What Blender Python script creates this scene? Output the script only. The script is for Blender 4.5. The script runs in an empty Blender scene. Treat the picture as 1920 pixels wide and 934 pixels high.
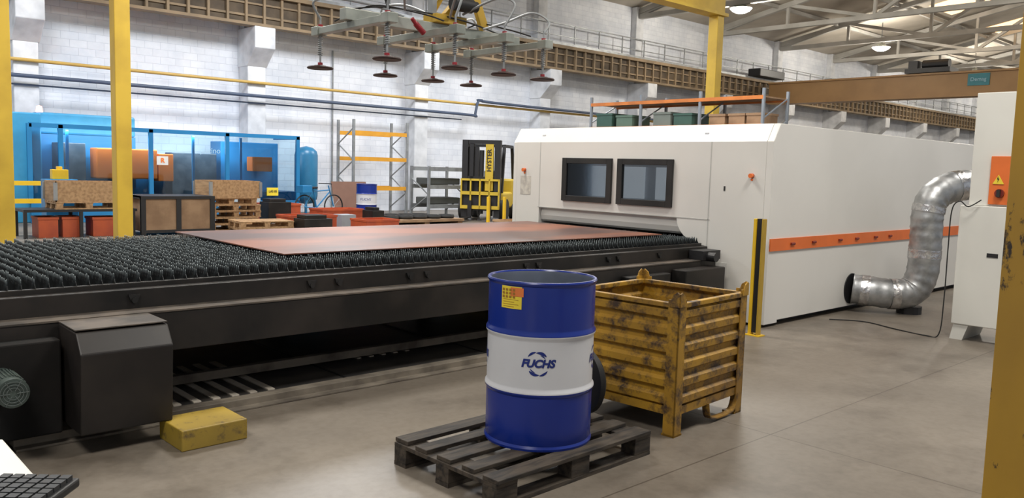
import bpy, math, random
from mathutils import Vector, Matrix
random.seed(7)
D=bpy.data
COL=bpy.context.collection
rad=math.radians
# ------------------------------------------------------------------ materials
def M(name,col,rough=.6,metal=0,col2=None,scale=4,amt=.5,bump=0,emit=0,detail=6,lo=.4,hi=.65,stretch=(1,1,1),spec=.5):
    m=D.materials.new(name);m.use_nodes=True;nt=m.node_tree;b=nt.nodes["Principled BSDF"]
    b.inputs["Base Color"].default_value=(*col,1);b.inputs["Roughness"].default_value=rough;b.inputs["Metallic"].default_value=metal
    b.inputs["Specular IOR Level"].default_value=spec
    if emit:
        b.inputs["Emission Color"].default_value=(*col,1);b.inputs["Emission Strength"].default_value=emit
    if col2 is None: col2=tuple(c*.8 for c in col)
    tc=nt.nodes.new("ShaderNodeTexCoord");mp=nt.nodes.new("ShaderNodeMapping");mp.inputs["Scale"].default_value=stretch
    n=nt.nodes.new("ShaderNodeTexNoise");n.inputs["Scale"].default_value=scale;n.inputs["Detail"].default_value=detail
    r=nt.nodes.new("ShaderNodeValToRGB");r.color_ramp.elements[0].position=lo;r.color_ramp.elements[1].position=hi
    r.color_ramp.elements[0].color=(*col,1)
    c2=tuple(a*(1-amt)+b_*amt for a,b_ in zip(col,col2));r.color_ramp.elements[1].color=(*c2,1)
    L=nt.links.new
    L(tc.outputs["Object"],mp.inputs[0]);L(mp.outputs[0],n.inputs["Vector"]);L(n.outputs["Fac"],r.inputs[0]);L(r.outputs[0],b.inputs["Base Color"])
    if bump:
        bp=nt.nodes.new("ShaderNodeBump");bp.inputs["Strength"].default_value=bump;bp.inputs["Distance"].default_value=.02
        L(n.outputs["Fac"],bp.inputs["Height"]);L(bp.outputs[0],b.inputs["Normal"])
    return m
def worn(name,base,shade,rust,scale=7,lo=.56,hi=.62,rough=.55,stretch=(1,1,1),bump=.15):
    m=M(name,base,rough,0,shade,1.6,1,0,lo=.35,hi=.65,stretch=stretch);nt=m.node_tree;b=nt.nodes["Principled BSDF"];L=nt.links.new
    src=b.inputs["Base Color"].links[0].from_socket
    tc=nt.nodes.new("ShaderNodeTexCoord");mp=nt.nodes.new("ShaderNodeMapping");mp.inputs["Scale"].default_value=stretch
    n=nt.nodes.new("ShaderNodeTexNoise");n.inputs["Scale"].default_value=scale;n.inputs["Detail"].default_value=12;n.inputs["Roughness"].default_value=.72
    r=nt.nodes.new("ShaderNodeValToRGB");r.color_ramp.elements[0].position=lo;r.color_ramp.elements[1].position=hi
    L(tc.outputs["Object"],mp.inputs[0]);L(mp.outputs[0],n.inputs["Vector"]);L(n.outputs["Fac"],r.inputs[0])
    mx=nt.nodes.new("ShaderNodeMix");mx.data_type='RGBA';L(r.outputs[0],mx.inputs[0]);L(src,mx.inputs[6]);mx.inputs[7].default_value=(*rust,1)
    L(mx.outputs[2],b.inputs["Base Color"])
    bp=nt.nodes.new("ShaderNodeBump");bp.inputs["Strength"].default_value=bump;bp.inputs["Distance"].default_value=.01
    L(n.outputs["Fac"],bp.inputs["Height"]);L(bp.outputs[0],b.inputs["Normal"])
    return m
white=M("machine_white",(.72,.705,.67),.30,0,(.655,.64,.605),.9,.7)
white2=M("cabinet_white",(.68,.675,.63),.4,0,(.61,.60,.56),2,.5)
black=M("black_paint",(.010,.010,.010),.5,0,(.022,.02,.019),3,1)
matteb=M("matte_black",(.006,.006,.006),.8,0,(.014,.012,.011),3,1,spec=.25)
blackm=M("black_plastic",(.016,.016,.018),.45)
dirty=M("dirty_black_steel",(.007,.0065,.006),.5,.1,(.026,.021,.018),2.5,1,.2)
dusty=M("dusty_steel",(.12,.097,.077),.7,.1,(.045,.038,.032),5,1,.2)
trackm=M("floor_track_steel",(.22,.19,.15),.7,.1,(.09,.075,.06),4,1,.2)
slatm=M("burnt_slat_steel",(.014,.015,.016),.45,.5,(.07,.085,.09),11,1,.3,lo=.48,hi=.75)
def tips(m):
    nt=m.node_tree;b=nt.nodes["Principled BSDF"];L=nt.links.new
    src=b.inputs["Base Color"].links[0].from_socket
    tc=nt.nodes.new("ShaderNodeTexCoord");sp=nt.nodes.new("ShaderNodeSeparateXYZ");mr=nt.nodes.new("ShaderNodeMapRange")
    L(tc.outputs["Object"],sp.inputs[0]);L(sp.outputs[2],mr.inputs["Value"]);mr.inputs["From Min"].default_value=.12;mr.inputs["From Max"].default_value=.15;mr.inputs["To Max"].default_value=.85
    mx=nt.nodes.new("ShaderNodeMix");mx.data_type='RGBA';L(mr.outputs[0],mx.inputs[0]);L(src,mx.inputs[6]);mx.inputs[7].default_value=(.22,.255,.265,1)
    L(mx.outputs[2],b.inputs["Base Color"])
tips(slatm)
sheetm=M("rusty_sheet_steel",(.27,.100,.055),.42,.1,(.10,.058,.052),.75,1,.02,lo=.43,hi=.57,stretch=(.5,1.3,1),detail=10)
orange=M("orange_paint",(.76,.17,.035),.4)
dred=M("dark_red_handle",(.20,.025,.015),.4)
orange2=M("orange_unit_paint",(.95,.22,.03),.5,0,(.85,.19,.03),3,.8)
orange4=M("orange_rack_paint",(.62,.20,.04),.5,0,(.45,.14,.03),3,.8)
orange3=M("orange_bin_paint",(.50,.095,.03),.5,0,(.34,.06,.03),3,.8)
yell=M("column_yellow",(.66,.45,.05),.5,0,(.52,.34,.04),2.2,.8)
pipey=M("pipe_yellow",(.55,.36,.09),.5)
yellold=worn("worn_yellow_column",(.40,.23,.02),(.25,.14,.02),(.022,.015,.012),5,.57,.60,.5,(1,1,.45))
yellbin=worn("worn_yellow_bin",(.43,.235,.018),(.24,.125,.018),(.050,.030,.02),9,.46,.62,.58)
yellbox=worn("yellow_block_paint",(.40,.27,.03),(.25,.17,.03),(.09,.06,.03),9,.54,.66,.55)
yellsafe=M("safety_yellow",(.76,.48,.02),.45)
drumblue=M("drum_blue",(.008,.028,.24),.25,0,(.010,.026,.20),2,.7)
drumwhite=M("drum_white",(.64,.65,.68),.30,0,(.56,.57,.60),3,.7)
galv=M("galvanised_steel",(.50,.51,.52),.42,.8,(.30,.31,.32),7,1,.25)
foil=M("foil_tape",(.72,.72,.73),.25,1,(.5,.5,.52),25,1,.5)
greym=M("grey_steel",(.34,.36,.37),.45,.4,(.24,.25,.26),4,1)
alum=M("aluminium_beam",(.40,.42,.38),.4,.4,(.26,.28,.25),4,1)
rubber=M("black_rubber",(.013,.013,.013),.65)
redm=M("red_paint",(.30,.02,.03),.4)
cupm=M("suction_cup_dark",(.055,.028,.025),.65,0,(.025,.016,.015),8,1)
wood=M("pine_wood",(.46,.29,.15),.7,0,(.30,.18,.09),3,1,.1,stretch=(6,1,6))
woodd=M("dark_pallet_wood",(.060,.046,.033),.75,0,(.014,.011,.009),6,1,.3,stretch=(1,5,5))
bluem=M("machine_blue",(.018,.20,.44),.4,0,(.018,.16,.36),1,.6)
bluel=M("light_machine_blue",(.05,.32,.57),.4)
bluetank=M("tank_blue",(.03,.19,.36),.35)
bluepipe=M("blue_pipe_paint",(.06,.085,.14),.5)
darkblue=M("logo_blue",(.008,.025,.20),.4)
tan=M("runway_tan",(.29,.21,.125),.7,0,(.19,.14,.085),1.5,1)
tand=M("runway_dark",(.115,.085,.055),.8,0,(.065,.05,.035),2,1)
cranem=M("crane_tan",(.40,.235,.10),.5,0,(.33,.19,.08),1,.8)
conc=M("white_concrete",(.74,.76,.79),.85,0,(.50,.52,.55),2.0,1,.15,lo=.42,hi=.74,detail=10)
roofm=M("roof_panel",(.52,.475,.405),.9,0,(.41,.37,.31),.6,1)
trussm=M("truss_white",(.48,.47,.44),.8,0,(.37,.36,.33),1,1)
green=M("green_bin",(.04,.10,.08),.5)
greenmotor=M("motor_grey_green",(.075,.10,.09),.45,.3,(.04,.055,.05),8,1)
lampm=M("lamp_glow",(1,.96,.88),.5,emit=18)
skyl=M("skylight_glow",(1,.66,.36),.5,emit=1.9)
pinkglow=M("warning_lamp",(1,.35,.25),.5,emit=4)
screen=M("dark_text",(.02,.02,.02),.6)
yl=M("label_yellow",(.85,.66,.05),.5)
plyw=M("plywood",(.34,.22,.13),.7,0,(.23,.14,.08),3,1)
keym=M("keyboard_black",(.015,.016,.018),.5)
whitelab=M("white_label",(.8,.8,.78),.5)
palelab=M("pale_blue_lettering",(.45,.68,.82),.5)
cyanl=M("cyan_label",(.05,.24,.29),.5)
upr=M("upright_blue_grey",(.22,.25,.29),.5)
def glass(name,tint,fac):
    m=D.materials.new(name);m.use_nodes=True;nt=m.node_tree;L=nt.links.new
    nt.nodes.remove(nt.nodes["Principled BSDF"])
    t=nt.nodes.new("ShaderNodeBsdfTransparent");t.inputs[0].default_value=(*tint,1)
    g=nt.nodes.new("ShaderNodeBsdfGlossy");g.inputs[0].default_value=(.9,.95,1,1);g.inputs["Roughness"].default_value=.04
    fr=nt.nodes.new("ShaderNodeFresnel");fr.inputs[0].default_value=fac
    mx=nt.nodes.new("ShaderNodeMixShader");L(fr.outputs[0],mx.inputs[0]);L(t.outputs[0],mx.inputs[1]);L(g.outputs[0],mx.inputs[2])
    L(mx.outputs[0],nt.nodes["Material Output"].inputs[0]);return m
gblue=glass("blue_tinted_glass",(.78,.90,.97),1.5)
gdark=glass("grey_glass",(.80,.82,.84),1.5)
def wallmat():
    m=D.materials.new("white_block_wall");m.use_nodes=True;nt=m.node_tree;b=nt.nodes["Principled BSDF"];L=nt.links.new
    tc=nt.nodes.new("ShaderNodeTexCoord");sp=nt.nodes.new("ShaderNodeSeparateXYZ");cb=nt.nodes.new("ShaderNodeCombineXYZ")
    L(tc.outputs["Object"],sp.inputs[0]);L(sp.outputs[0],cb.inputs[0]);L(sp.outputs[2],cb.inputs[1])
    br=nt.nodes.new("ShaderNodeTexBrick");L(cb.outputs[0],br.inputs["Vector"]);br.inputs["Scale"].default_value=1
    br.inputs["Brick Width"].default_value=.42;br.inputs["Row Height"].default_value=.2;br.inputs["Mortar Size"].default_value=.011
    br.inputs["Mortar Smooth"].default_value=.8
    br.inputs["Color1"].default_value=(.87,.90,.95,1);br.inputs["Color2"].default_value=(.81,.84,.90,1);br.inputs["Mortar"].default_value=(.69,.72,.79,1)
    n=nt.nodes.new("ShaderNodeTexNoise");n.inputs["Scale"].default_value=.6;n.inputs["Detail"].default_value=12;n.inputs["Roughness"].default_value=.65;L(tc.outputs["Object"],n.inputs["Vector"])
    r=nt.nodes.new("ShaderNodeValToRGB");r.color_ramp.elements[0].position=.35;r.color_ramp.elements[0].color=(.80,.82,.85,1);r.color_ramp.elements[1].color=(1,1,1,1);r.color_ramp.elements[1].position=.58
    L(n.outputs["Fac"],r.inputs[0])
    mx=nt.nodes.new("ShaderNodeMix");mx.data_type='RGBA';mx.blend_type='MULTIPLY';mx.inputs[0].default_value=1
    L(br.outputs["Color"],mx.inputs[6]);L(r.outputs[0],mx.inputs[7]);L(mx.outputs[2],b.inputs["Base Color"]);b.inputs["Roughness"].default_value=.85
    bp=nt.nodes.new("ShaderNodeBump");bp.inputs["Strength"].default_value=.3;bp.inputs["Distance"].default_value=.01;bp.invert=True
    L(br.outputs["Fac"],bp.inputs["Height"]);L(bp.outputs[0],b.inputs["Normal"])
    return m
def floormat():
    m=D.materials.new("concrete_floor");m.use_nodes=True;nt=m.node_tree;b=nt.nodes["Principled BSDF"];L=nt.links.new
    tc=nt.nodes.new("ShaderNodeTexCoord")
    n=nt.nodes.new("ShaderNodeTexNoise");n.inputs["Scale"].default_value=.45;n.inputs["Detail"].default_value=10;n.inputs["Roughness"].default_value=.55;L(tc.outputs["Object"],n.inputs["Vector"])
    r=nt.nodes.new("ShaderNodeValToRGB");e=r.color_ramp.elements
    e[0].position=.3;e[0].color=(.130,.110,.088,1);e[1].position=.72;e[1].color=(.245,.212,.174,1)
    L(n.outputs["Fac"],r.inputs[0])
    n2=nt.nodes.new("ShaderNodeTexNoise");n2.inputs["Scale"].default_value=22;n2.inputs["Detail"].default_value=8;L(tc.outputs["Object"],n2.inputs["Vector"])
    r2=nt.nodes.new("ShaderNodeValToRGB");r2.color_ramp.elements[0].position=.3;r2.color_ramp.elements[0].color=(.86,.85,.84,1);r2.color_ramp.elements[1].position=.6;r2.color_ramp.elements[1].color=(1,1,1,1)
    L(n2.outputs["Fac"],r2.inputs[0])
    n3=nt.nodes.new("ShaderNodeTexNoise");n3.inputs["Scale"].default_value=1.3;n3.inputs["Detail"].default_value=10;n3.inputs["Roughness"].default_value=.64;L(tc.outputs["Object"],n3.inputs["Vector"])
    r3=nt.nodes.new("ShaderNodeValToRGB");r3.color_ramp.elements[0].position=.50;r3.color_ramp.elements[0].color=(1,1,1,1);r3.color_ramp.elements[1].position=.70;r3.color_ramp.elements[1].color=(.60,.58,.56,1)
    L(n3.outputs["Fac"],r3.inputs[0])
    br=nt.nodes.new("ShaderNodeTexBrick");br.offset=0;br.inputs["Scale"].default_value=1;br.inputs["Brick Width"].default_value=6.0;br.inputs["Row Height"].default_value=3.0;br.inputs["Mortar Size"].default_value=.005
    br.inputs["Color1"].default_value=(1,1,1,1);br.inputs["Color2"].default_value=(.96,.96,.96,1);br.inputs["Mortar"].default_value=(.5,.47,.45,1)
    mp=nt.nodes.new("ShaderNodeMapping");mp.inputs["Location"].default_value=(.4,.6,0);L(tc.outputs["Object"],mp.inputs[0]);L(mp.outputs[0],br.inputs["Vector"])
    def mul(a,c):
        mx=nt.nodes.new("ShaderNodeMix");mx.data_type='RGBA';mx.blend_type='MULTIPLY';mx.inputs[0].default_value=1
        L(a,mx.inputs[6]);L(c,mx.inputs[7]);return mx.outputs[2]
    o=mul(mul(mul(r.outputs[0],r2.outputs[0]),r3.outputs[0]),br.outputs["Color"]);L(o,b.inputs["Base Color"])
    b.inputs["Roughness"].default_value=.42
    bp=nt.nodes.new("ShaderNodeBump");bp.inputs["Strength"].default_value=.08;bp.inputs["Distance"].default_value=.01
    L(n2.outputs["Fac"],bp.inputs["Height"]);L(bp.outputs[0],b.inputs["Normal"])
    return m
# ------------------------------------------------------------------ geometry
def smooth(pts,k=6):
    P=[Vector(p) for p in pts];o=[]
    for i in range(len(P)-1):
        a=P[max(i-1,0)];b=P[i];c=P[i+1];d=P[min(i+2,len(P)-1)]
        for j in range(k):
            t=j/k
            o.append(.5*((2*b)+(c-a)*t+(2*a-5*b+4*c-d)*t*t+(3*b-a-3*c+d)*t**3))
    o.append(P[-1]);return o
class MB:
    def __init__(s): s.v=[];s.f=[];s.m=[]
    def add(s,vs,fs,m=0):
        o=len(s.v);s.v+=[Vector(v) for v in vs];s.f+=[[i+o for i in f] for f in fs];s.m+=[m]*len(fs);return s
    def box(s,x0,x1,y0,y1,z0,z1,m=0):
        return s.add([(x0,y0,z0),(x1,y0,z0),(x1,y1,z0),(x0,y1,z0),(x0,y0,z1),(x1,y0,z1),(x1,y1,z1),(x0,y1,z1)],
          [(0,3,2,1),(4,5,6,7),(0,1,5,4),(1,2,6,5),(2,3,7,6),(3,0,4,7)],m)
    def beam(s,p0,p1,w,h,m=0,up=(0,0,1)):
        p0=Vector(p0);p1=Vector(p1);t=(p1-p0).normalized();up=Vector(up)
        if abs(t.dot(up))>.95: up=Vector((1,0,0))
        a=t.cross(up).normalized()*w/2;b=a.cross(t).normalized()*h/2
        vs=[p0-a-b,p0+a-b,p0+a+b,p0-a+b,p1-a-b,p1+a-b,p1+a+b,p1-a+b]
        return s.add(vs,[(0,3,2,1),(4,5,6,7),(0,1,5,4),(1,2,6,5),(2,3,7,6),(3,0,4,7)],m)
    def tube(s,pts,r,m=0,n=12,cap=True,rs=None):
        P=[Vector(p) for p in pts];N=len(P);vs=[];prev=None
        for i in range(N):
            t=(P[min(i+1,N-1)]-P[max(i-1,0)]).normalized()
            if prev is None:
                u=Vector((0,0,1)) if abs(t.z)<.9 else Vector((1,0,0))
                a=t.cross(u).normalized()
            else:
                a=(prev-t*prev.dot(t)).normalized()
            prev=a;b=t.cross(a);rr=rs[i] if rs else r
            for j in range(n):
                q=2*math.pi*j/n;vs.append(P[i]+a*math.cos(q)*rr+b*math.sin(q)*rr)
        fs=[]
        for i in range(N-1):
            for j in range(n):
                fs.append((i*n+j,i*n+(j+1)%n,(i+1)*n+(j+1)%n,(i+1)*n+j))
        if cap: fs+= [tuple(reversed(range(n))),tuple(range((N-1)*n,N*n))]
        return s.add(vs,fs,m)
    def cyl(s,p0,p1,r,m=0,n=16,r2=None): return s.tube([p0,p1],r,m,n,True,[r,r if r2 is None else r2])
    def prism(s,poly,ax,a,b,m=0):
        def mk(p,v):
            if ax==0:return (v,p[0],p[1])
            if ax==1:return (p[0],v,p[1])
            return (p[0],p[1],v)
        n=len(poly);vs=[mk(p,a) for p in poly]+[mk(p,b) for p in poly]
        fs=[tuple(range(n)),tuple(reversed(range(n,2*n)))]+[(i,i+n,(i+1)%n+n,(i+1)%n) for i in range(n)]
        return s.add(vs,fs,m)
    def lathe(s,prof,c=(0,0,0),m=0,n=48,ms=None):
        vs=[];c=Vector(c)
        for r,z in prof:
            for j in range(n):
                q=2*math.pi*j/n;vs.append(c+Vector((r*math.cos(q),r*math.sin(q),z)))
        o=len(s.v);s.v+=vs
        for i in range(len(prof)-1):
            for j in range(n):
                s.f.append([o+i*n+j,o+i*n+(j+1)%n,o+(i+1)*n+(j+1)%n,o+(i+1)*n+j]);s.m.append(ms[i] if ms else m)
        return s
    def out(s,name,mats,parent=None,world=True,sm=False,bev=0,**kw):
        if not isinstance(mats,(list,tuple)): mats=[mats]
        vs=s.v;loc=Vector((0,0,0))
        if parent is not None:
            if world:
                inv=(Matrix.Translation(parent.location)@parent.rotation_euler.to_matrix().to_4x4()).inverted()
                vs=[inv@v for v in vs]
        else:
            xs=[v.x for v in vs];ys=[v.y for v in vs];zs=[v.z for v in vs]
            loc=Vector(((min(xs)+max(xs))/2,(min(ys)+max(ys))/2,min(zs)));vs=[v-loc for v in vs]
        me=D.meshes.new(name);me.from_pydata([tuple(v) for v in vs],[],s.f)
        for m in mats: me.materials.append(m)
        me.polygons.foreach_set("material_index",s.m);me.update()
        if sm:
            me.shade_smooth()
            try: me.set_sharp_from_angle(angle=rad(35))
            except Exception: pass
        ob=D.objects.new(name,me);COL.objects.link(ob);ob.location=loc
        if parent is not None: ob.parent=parent
        if bev:
            b=ob.modifiers.new("bevel","BEVEL");b.width=bev;b.segments=2;b.limit_method='ANGLE'
        for k,v in kw.items(): ob[k]=v
        return ob
def T(name,loc,label,cat,rot=0,group=None):
    e=D.objects.new(name,None);e.empty_display_size=.2;COL.objects.link(e);e.location=loc;e.rotation_euler=(0,0,rot)
    e["label"]=label;e["category"]=cat
    if group:e["group"]=group
    return e
def dup(src,loc,rot=None,label=None):
    kids=[c for c in D.objects if c.parent==src]
    o=src.copy();COL.objects.link(o);o.location=loc
    if rot is not None:o.rotation_euler=(0,0,rot)
    if label:o["label"]=label
    for k in kids:
        c=k.copy();COL.objects.link(c);c.parent=o
        for kk in [q for q in D.objects if q.parent==k]:
            g=kk.copy();COL.objects.link(g);g.parent=c
    return o
def text(body,size,mat,name,parent,fn,shear=0,offset=0,align='CENTER',extrude=0.0,res=4,**kw):
    c=D.curves.new("t",'FONT');c.body=body;c.size=size;c.shear=shear;c.offset=offset;c.align_x=align;c.align_y='CENTER';c.resolution_u=res;c.extrude=extrude
    o=D.objects.new("t",c);COL.objects.link(o);bpy.context.view_layer.update()
    me=D.meshes.new_from_object(o.evaluated_get(bpy.context.evaluated_depsgraph_get()));D.objects.remove(o,do_unlink=True)
    inv=(Matrix.Translation(parent.location)@parent.rotation_euler.to_matrix().to_4x4()).inverted() if parent is not None else Matrix()
    for v in me.vertices: v.co=inv@Vector(fn(v.co.x,v.co.y))
    me.materials.clear();me.materials.append(mat)
    ob=D.objects.new(name,me);COL.objects.link(ob);ob.parent=parent
    for k,v in kw.items(): ob[k]=v
    return ob
def plane(o,r,u):
    o=Vector(o);r=Vector(r).normalized();u=Vector(u).normalized()
    return lambda x,y:o+r*x+u*y
# ------------------------------------------------------------------ room shell
def struct(o): o["kind"]="structure";return o
struct(MB().box(-8,90,-6,24.3,-.2,0).out("floor",floormat()))
struct(MB().box(-8,90,24,24.3,0,8.9).out("wall_back",wallmat()))
struct(MB().box(90,90.3,-6,24.3,0,11.5).out("wall_end",wallmat()))
rf=MB();rf.prism([(24.3,8.75),(12,11.2),(-6,8.0),(-6,8.2),(12,11.4),(24.3,8.95)],0,-8,90.3)
struct(rf.out("ceiling",roofm))
for i,x in enumerate([37,45,53,61]):
    sk=MB();
    zc=lambda y:8.75+(24.3-y)/12.3*2.45-.02
    sk.add([(x-1.5,15,zc(15)),(x+1.5,15,zc(15)),(x+1.5,17,zc(17)),(x-1.5,17,zc(17))],[(0,1,2,3)])
    struct(sk.out("window_%d"%(i+1),skyl))
c0=T("concrete_column",(5.2,23.7,0),"white painted concrete column with corbel under crane runway","column",group="concrete columns along the wall")
MB().box(-.28,.28,-.3,.3,0,5.4).out("shaft",conc,c0,False,bev=.02)
MB().prism([(.3,4.35),(-.3,4.35),(-.85,4.85),(-.85,5.45),(.3,5.45)],0,-.32,.32).out("corbel",conc,c0,False,bev=.02)
MB().box(-.25,.25,0,.3,5.45,8.8).out("upper_shaft",conc,c0,False,bev=.02)
for i in range(1,14): dup(c0,(5.2+6.03*i,23.7,0))
# crane runway
rw=T("crane_runway",(45,23.0,5.45),"tan steel crane runway girder carried on concrete corbels","crane track")
g=MB();g.box(-2,88,23.0,23.06,5.5,6.4);g.out("girder_web",tand,rw)
g=MB();g.box(-2,88,22.85,23.25,5.45,5.53).box(-2,88,22.85,23.55,6.3,6.42)
x=-2
while x<88:
    g.box(x,x+.07,22.90,23.0,5.53,6.3);x+=.55
g.box(-2,88,22.95,23.0,5.70,5.76).box(-2,88,22.95,23.0,6.05,6.1)
g.out("girder_flange",tan,rw)
g=MB();g.box(-2,88,23.05,23.13,6.42,6.55);g.out("rail",greym,rw)
wr=MB()
x=-2
while x<88:
    wr.box(x,x+.04,23.56,23.6,6.35,7.4);x+=1.5
wr.box(-2,88,23.56,23.6,7.36,7.40).box(-2,88,23.56,23.6,6.9,6.93)
wr.out("walkway_railing",greym,rw)
def pipe(name,pts,r,mat,label):
    o=MB().tube(pts,r,0,10).out(name,mat,None,sm=True);o["label"]=label;o["category"]="pipe"
pipe("gas_pipe",[(4,23.32,3.9),(22.6,23.32,3.85),(40,23.32,3.85)],.045,pipey,"yellow gas pipe running along the white wall")
pipe("water_pipe",smooth([(4,23.15,3.5),(16.5,23.15,3.47),(19.3,23.15,3.45),(19.45,23.15,3.43),(19.5,23.15,3.6),(19.6,23.15,3.95),(19.8,23.15,4.0),(22,23.15,3.95),(40,23.15,3.9)],4),.05,bluepipe,"dark blue water pipe with a raised bend on the wall")
pipe("water_pipe",[(4,23.35,3.3),(19,23.35,3.28)],.022,bluepipe,"thin dark blue pipe beneath the larger wall pipe")
pipe("conduit_pipe",[(14.1,23.96,0),(14.1,23.96,5.2)],.03,greym,"thin grey vertical conduit on the white wall")
# roof trusses
t0=T("roof_truss",(5.2,12,8.3),"white roof truss with diagonal braces under pale roof","roof truss",group="roof trusses")
tm=MB()
def zr(y): return (8.75+(12.3-y)/12.3*2.45 if y>=0 else 11.2+(y/18)*3.2)-8.3-.25
tm.beam((0,12,.1),(0,-17,.1),.22,.2)
tm.beam((0,12,zr(12)),(0,0,zr(0)),.22,.22).beam((0,0,zr(0)),(0,-17,zr(-17)),.22,.22)
ys=[12,8,4,0,-4,-8,-12,-16]
for i in range(len(ys)-1):
    a,b=ys[i],ys[i+1]
    if i%2==0: tm.beam((0,a,.1),(0,b,zr(b)),.14,.14)
    else: tm.beam((0,a,zr(a)),(0,b,.1),.14,.14)
    tm.beam((0,b,.1),(0,b,zr(b)),.12,.12)
tm.out("chords_and_braces",trussm,t0,False)
for i in range(1,14): dup(t0,(5.2+6.03*i,12,8.3))
for i,y in enumerate([20.5,17.5,13.5,9,5]):
    zz=8.75+(24.3-y)/12.3*2.45-.25 if y>12 else 11.2-(12-y)/18*3.2-.25
    o=MB().box(3,89,y-.06,y+.06,zz,zz+.16).out("roof_purlin",trussm);o["label"]="pale roof purlin running the length of the hall";o["category"]="purlin";o["group"]="roof purlins"
# high bay lamps
l0=None
for x in (16.2,29.4,42.3,55.5):
    if l0 is None:
        l0=T("ceiling_lamp",(x,18.7,8.2),"round glowing high bay lamp hung from the roof truss","lamp",group="high bay lamps")
        MB().lathe([(.02,.35),(.12,.33),(.16,.15),(.3,.02),(.44,-.02)],n=24).out("lamp_shade",alum,l0,False,sm=True)
        MB().lathe([(.001,-.22),(.2,-.19),(.34,-.12),(.42,-.03),(.3,0)],n=24).out("lamp_bulb",lampm,l0,False,sm=True)
        MB().cyl((0,0,.33),(0,0,1.2),.02).out("hanger",greym,l0,False)
    else: dup(l0,(x,18.7,8.2))
# bridge crane
bc=T("bridge_crane",(38.8,12,5.3),"long tan overhead travelling crane beam with trolley hoist","bridge crane")
MB().box(38.5,39.1,2,22.6,5.25,6.2).box(38.4,39.2,2,22.6,6.2,6.28).box(38.4,39.2,2,22.6,5.2,5.26).out("girder",cranem,bc)
MB().box(37.6,40,22.6,23.3,6.56,6.95).out("end_truck",blackm,bc,bev=.03)
h=MB().box(38.3,39.3,13.9,15.8,6.3,6.5);h.cyl((38.8,14.1,6.7),(38.8,15.2,6.7),.2).box(38.4,39.0,15.3,15.7,6.5,6.85)
h.out("trolley_hoist",blackm,bc)
MB().box(38.46,38.5,12.35,13.2,5.65,6.15).out("maker_plate",cyanl,bc)
text("Demag",.22,palelab,"plate_text",bc,plane((38.44,12.78,5.9),(0,-1,0),(0,0,1)))
# ------------------------------------------------------------------ yellow frame columns
gf=T("gantry_frame",(10,12.7,0),"tall yellow steel portal frame standing on the shop floor","gantry frame")
for (x,w) in ((2.50,.12),(4.02,.108),(18.85,.14)):
    m=MB().box(x-w,x+w,12.7-w,12.7+w,.02,5.7).box(x-w-.1,x+w+.1,12.6-w,12.8+w,0,.03);m.out("column",yell,gf,bev=.01)
MB().box(2.2,19.1,12.5,12.9,5.7,5.78).box(2.2,19.1,12.5,12.9,6.25,6.33).box(2.2,19.1,12.62,12.78,5.78,6.25).out("top_beam",yell,gf)
yp=T("steel_pillar",(2.95,.68,0),"worn yellow steel pillar with chipped paint showing black","pillar")
MB().box(2.79,2.82,.5,.82,0,5).out("flange",yellold,yp,bev=.003)
MB().box(3.02,3.05,.5,.82,0,5).out("flange",yellold,yp,bev=.003)
MB().box(2.82,3.02,.62,.66,0,5).out("web",yellold,yp)
MB().box(2.7,3.15,.42,.9,0,.02).out("base_plate",yellold,yp)
# ------------------------------------------------------------------ laser cutting enclosure
lc=T("laser_cutting_machine",(11.5,6.4,0),"large white laser cutting enclosure with two windows and orange stripe","cutting machine")
XF=7.78;XT=7.90
b=MB()
b.prism([(8.05,.06),(17.5,.06),(17.5,2.14),(XT,2.14),(7.78,1.95),(7.78,.03),(8.05,.03)],1,4.47,4.55)
b.prism([(8.05,.06),(17.5,.06),(17.5,2.14),(XT,2.14),(7.78,1.95),(7.78,.03),(8.05,.03)],1,8.33,8.40)
b.box(XT,17.5,4.55,8.33,2.09,2.14).box(17.42,17.5,4.55,8.33,.06,2.09)
b.out("housing",white,lc,bev=.006)
p=MB()
def fr(y0,y1,z0,z1,x0=XF,x1=XF+.04): p.box(x0,x1,y0,y1,z0,z1)
fr(4.55,5.22,.03,1.95);fr(7.88,8.33,.03,1.95)
fr(5.22,7.88,1.74,1.95);fr(5.22,7.88,1.10,1.21);fr(5.22,5.72,1.21,1.74);fr(6.52,6.63,1.21,1.74);fr(7.44,7.88,1.21,1.74)
p.add([(7.78,4.55,1.95),(7.78,8.33,1.95),(XT,8.33,2.14),(XT,4.55,2.14)],[(0,3,2,1)])
p.out("front_panel",white,lc)
seamm=M("seam_grey",(.50,.50,.48),.5)
for bx_ in ((5.2,7.9,1.09,1.10),(5.216,5.224,.36,1.95),(7.876,7.884,1.1,1.95)):
    MB().box(XF-.003,XF,*bx_).out("panel_seam",seamm,lc)
fd=MB()
prof_=[(8.04,.905),(7.86,.905),(7.83,.93),(7.815,.99),(7.835,1.06),(7.84,1.22),(8.04,1.22)]
fd.prism(prof_,1,5.22,7.88);fd.out("feed_door",white,lc,bev=.004)
sk=MB();sk.prism([(5.22,1.09),(5.22,.80)]+[(5.22+.42*math.sin(rad(a)),1.09-.29*math.cos(rad(a))) for a in range(10,91,10)],0,XF,XF+.03)
sk.out("curved_skirt",white,lc)
MB().box(7.82,8.3,5.16,5.22,.03,1.1).out("opening_jamb",white,lc)
MB().box(7.82,8.3,7.88,7.94,.03,1.1).out("opening_jamb",white,lc)
cav=M("interior_grey",(.6,.62,.65),.6);
MB().box(8.6,8.65,5.3,7.9,1.1,2.05).box(7.83,8.65,5.3,5.35,1.1,2.05).box(7.83,8.65,7.85,7.9,1.1,2.05).box(7.9,8.65,5.3,7.9,1.08,1.12).out("interior_wall",cav,lc)
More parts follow.
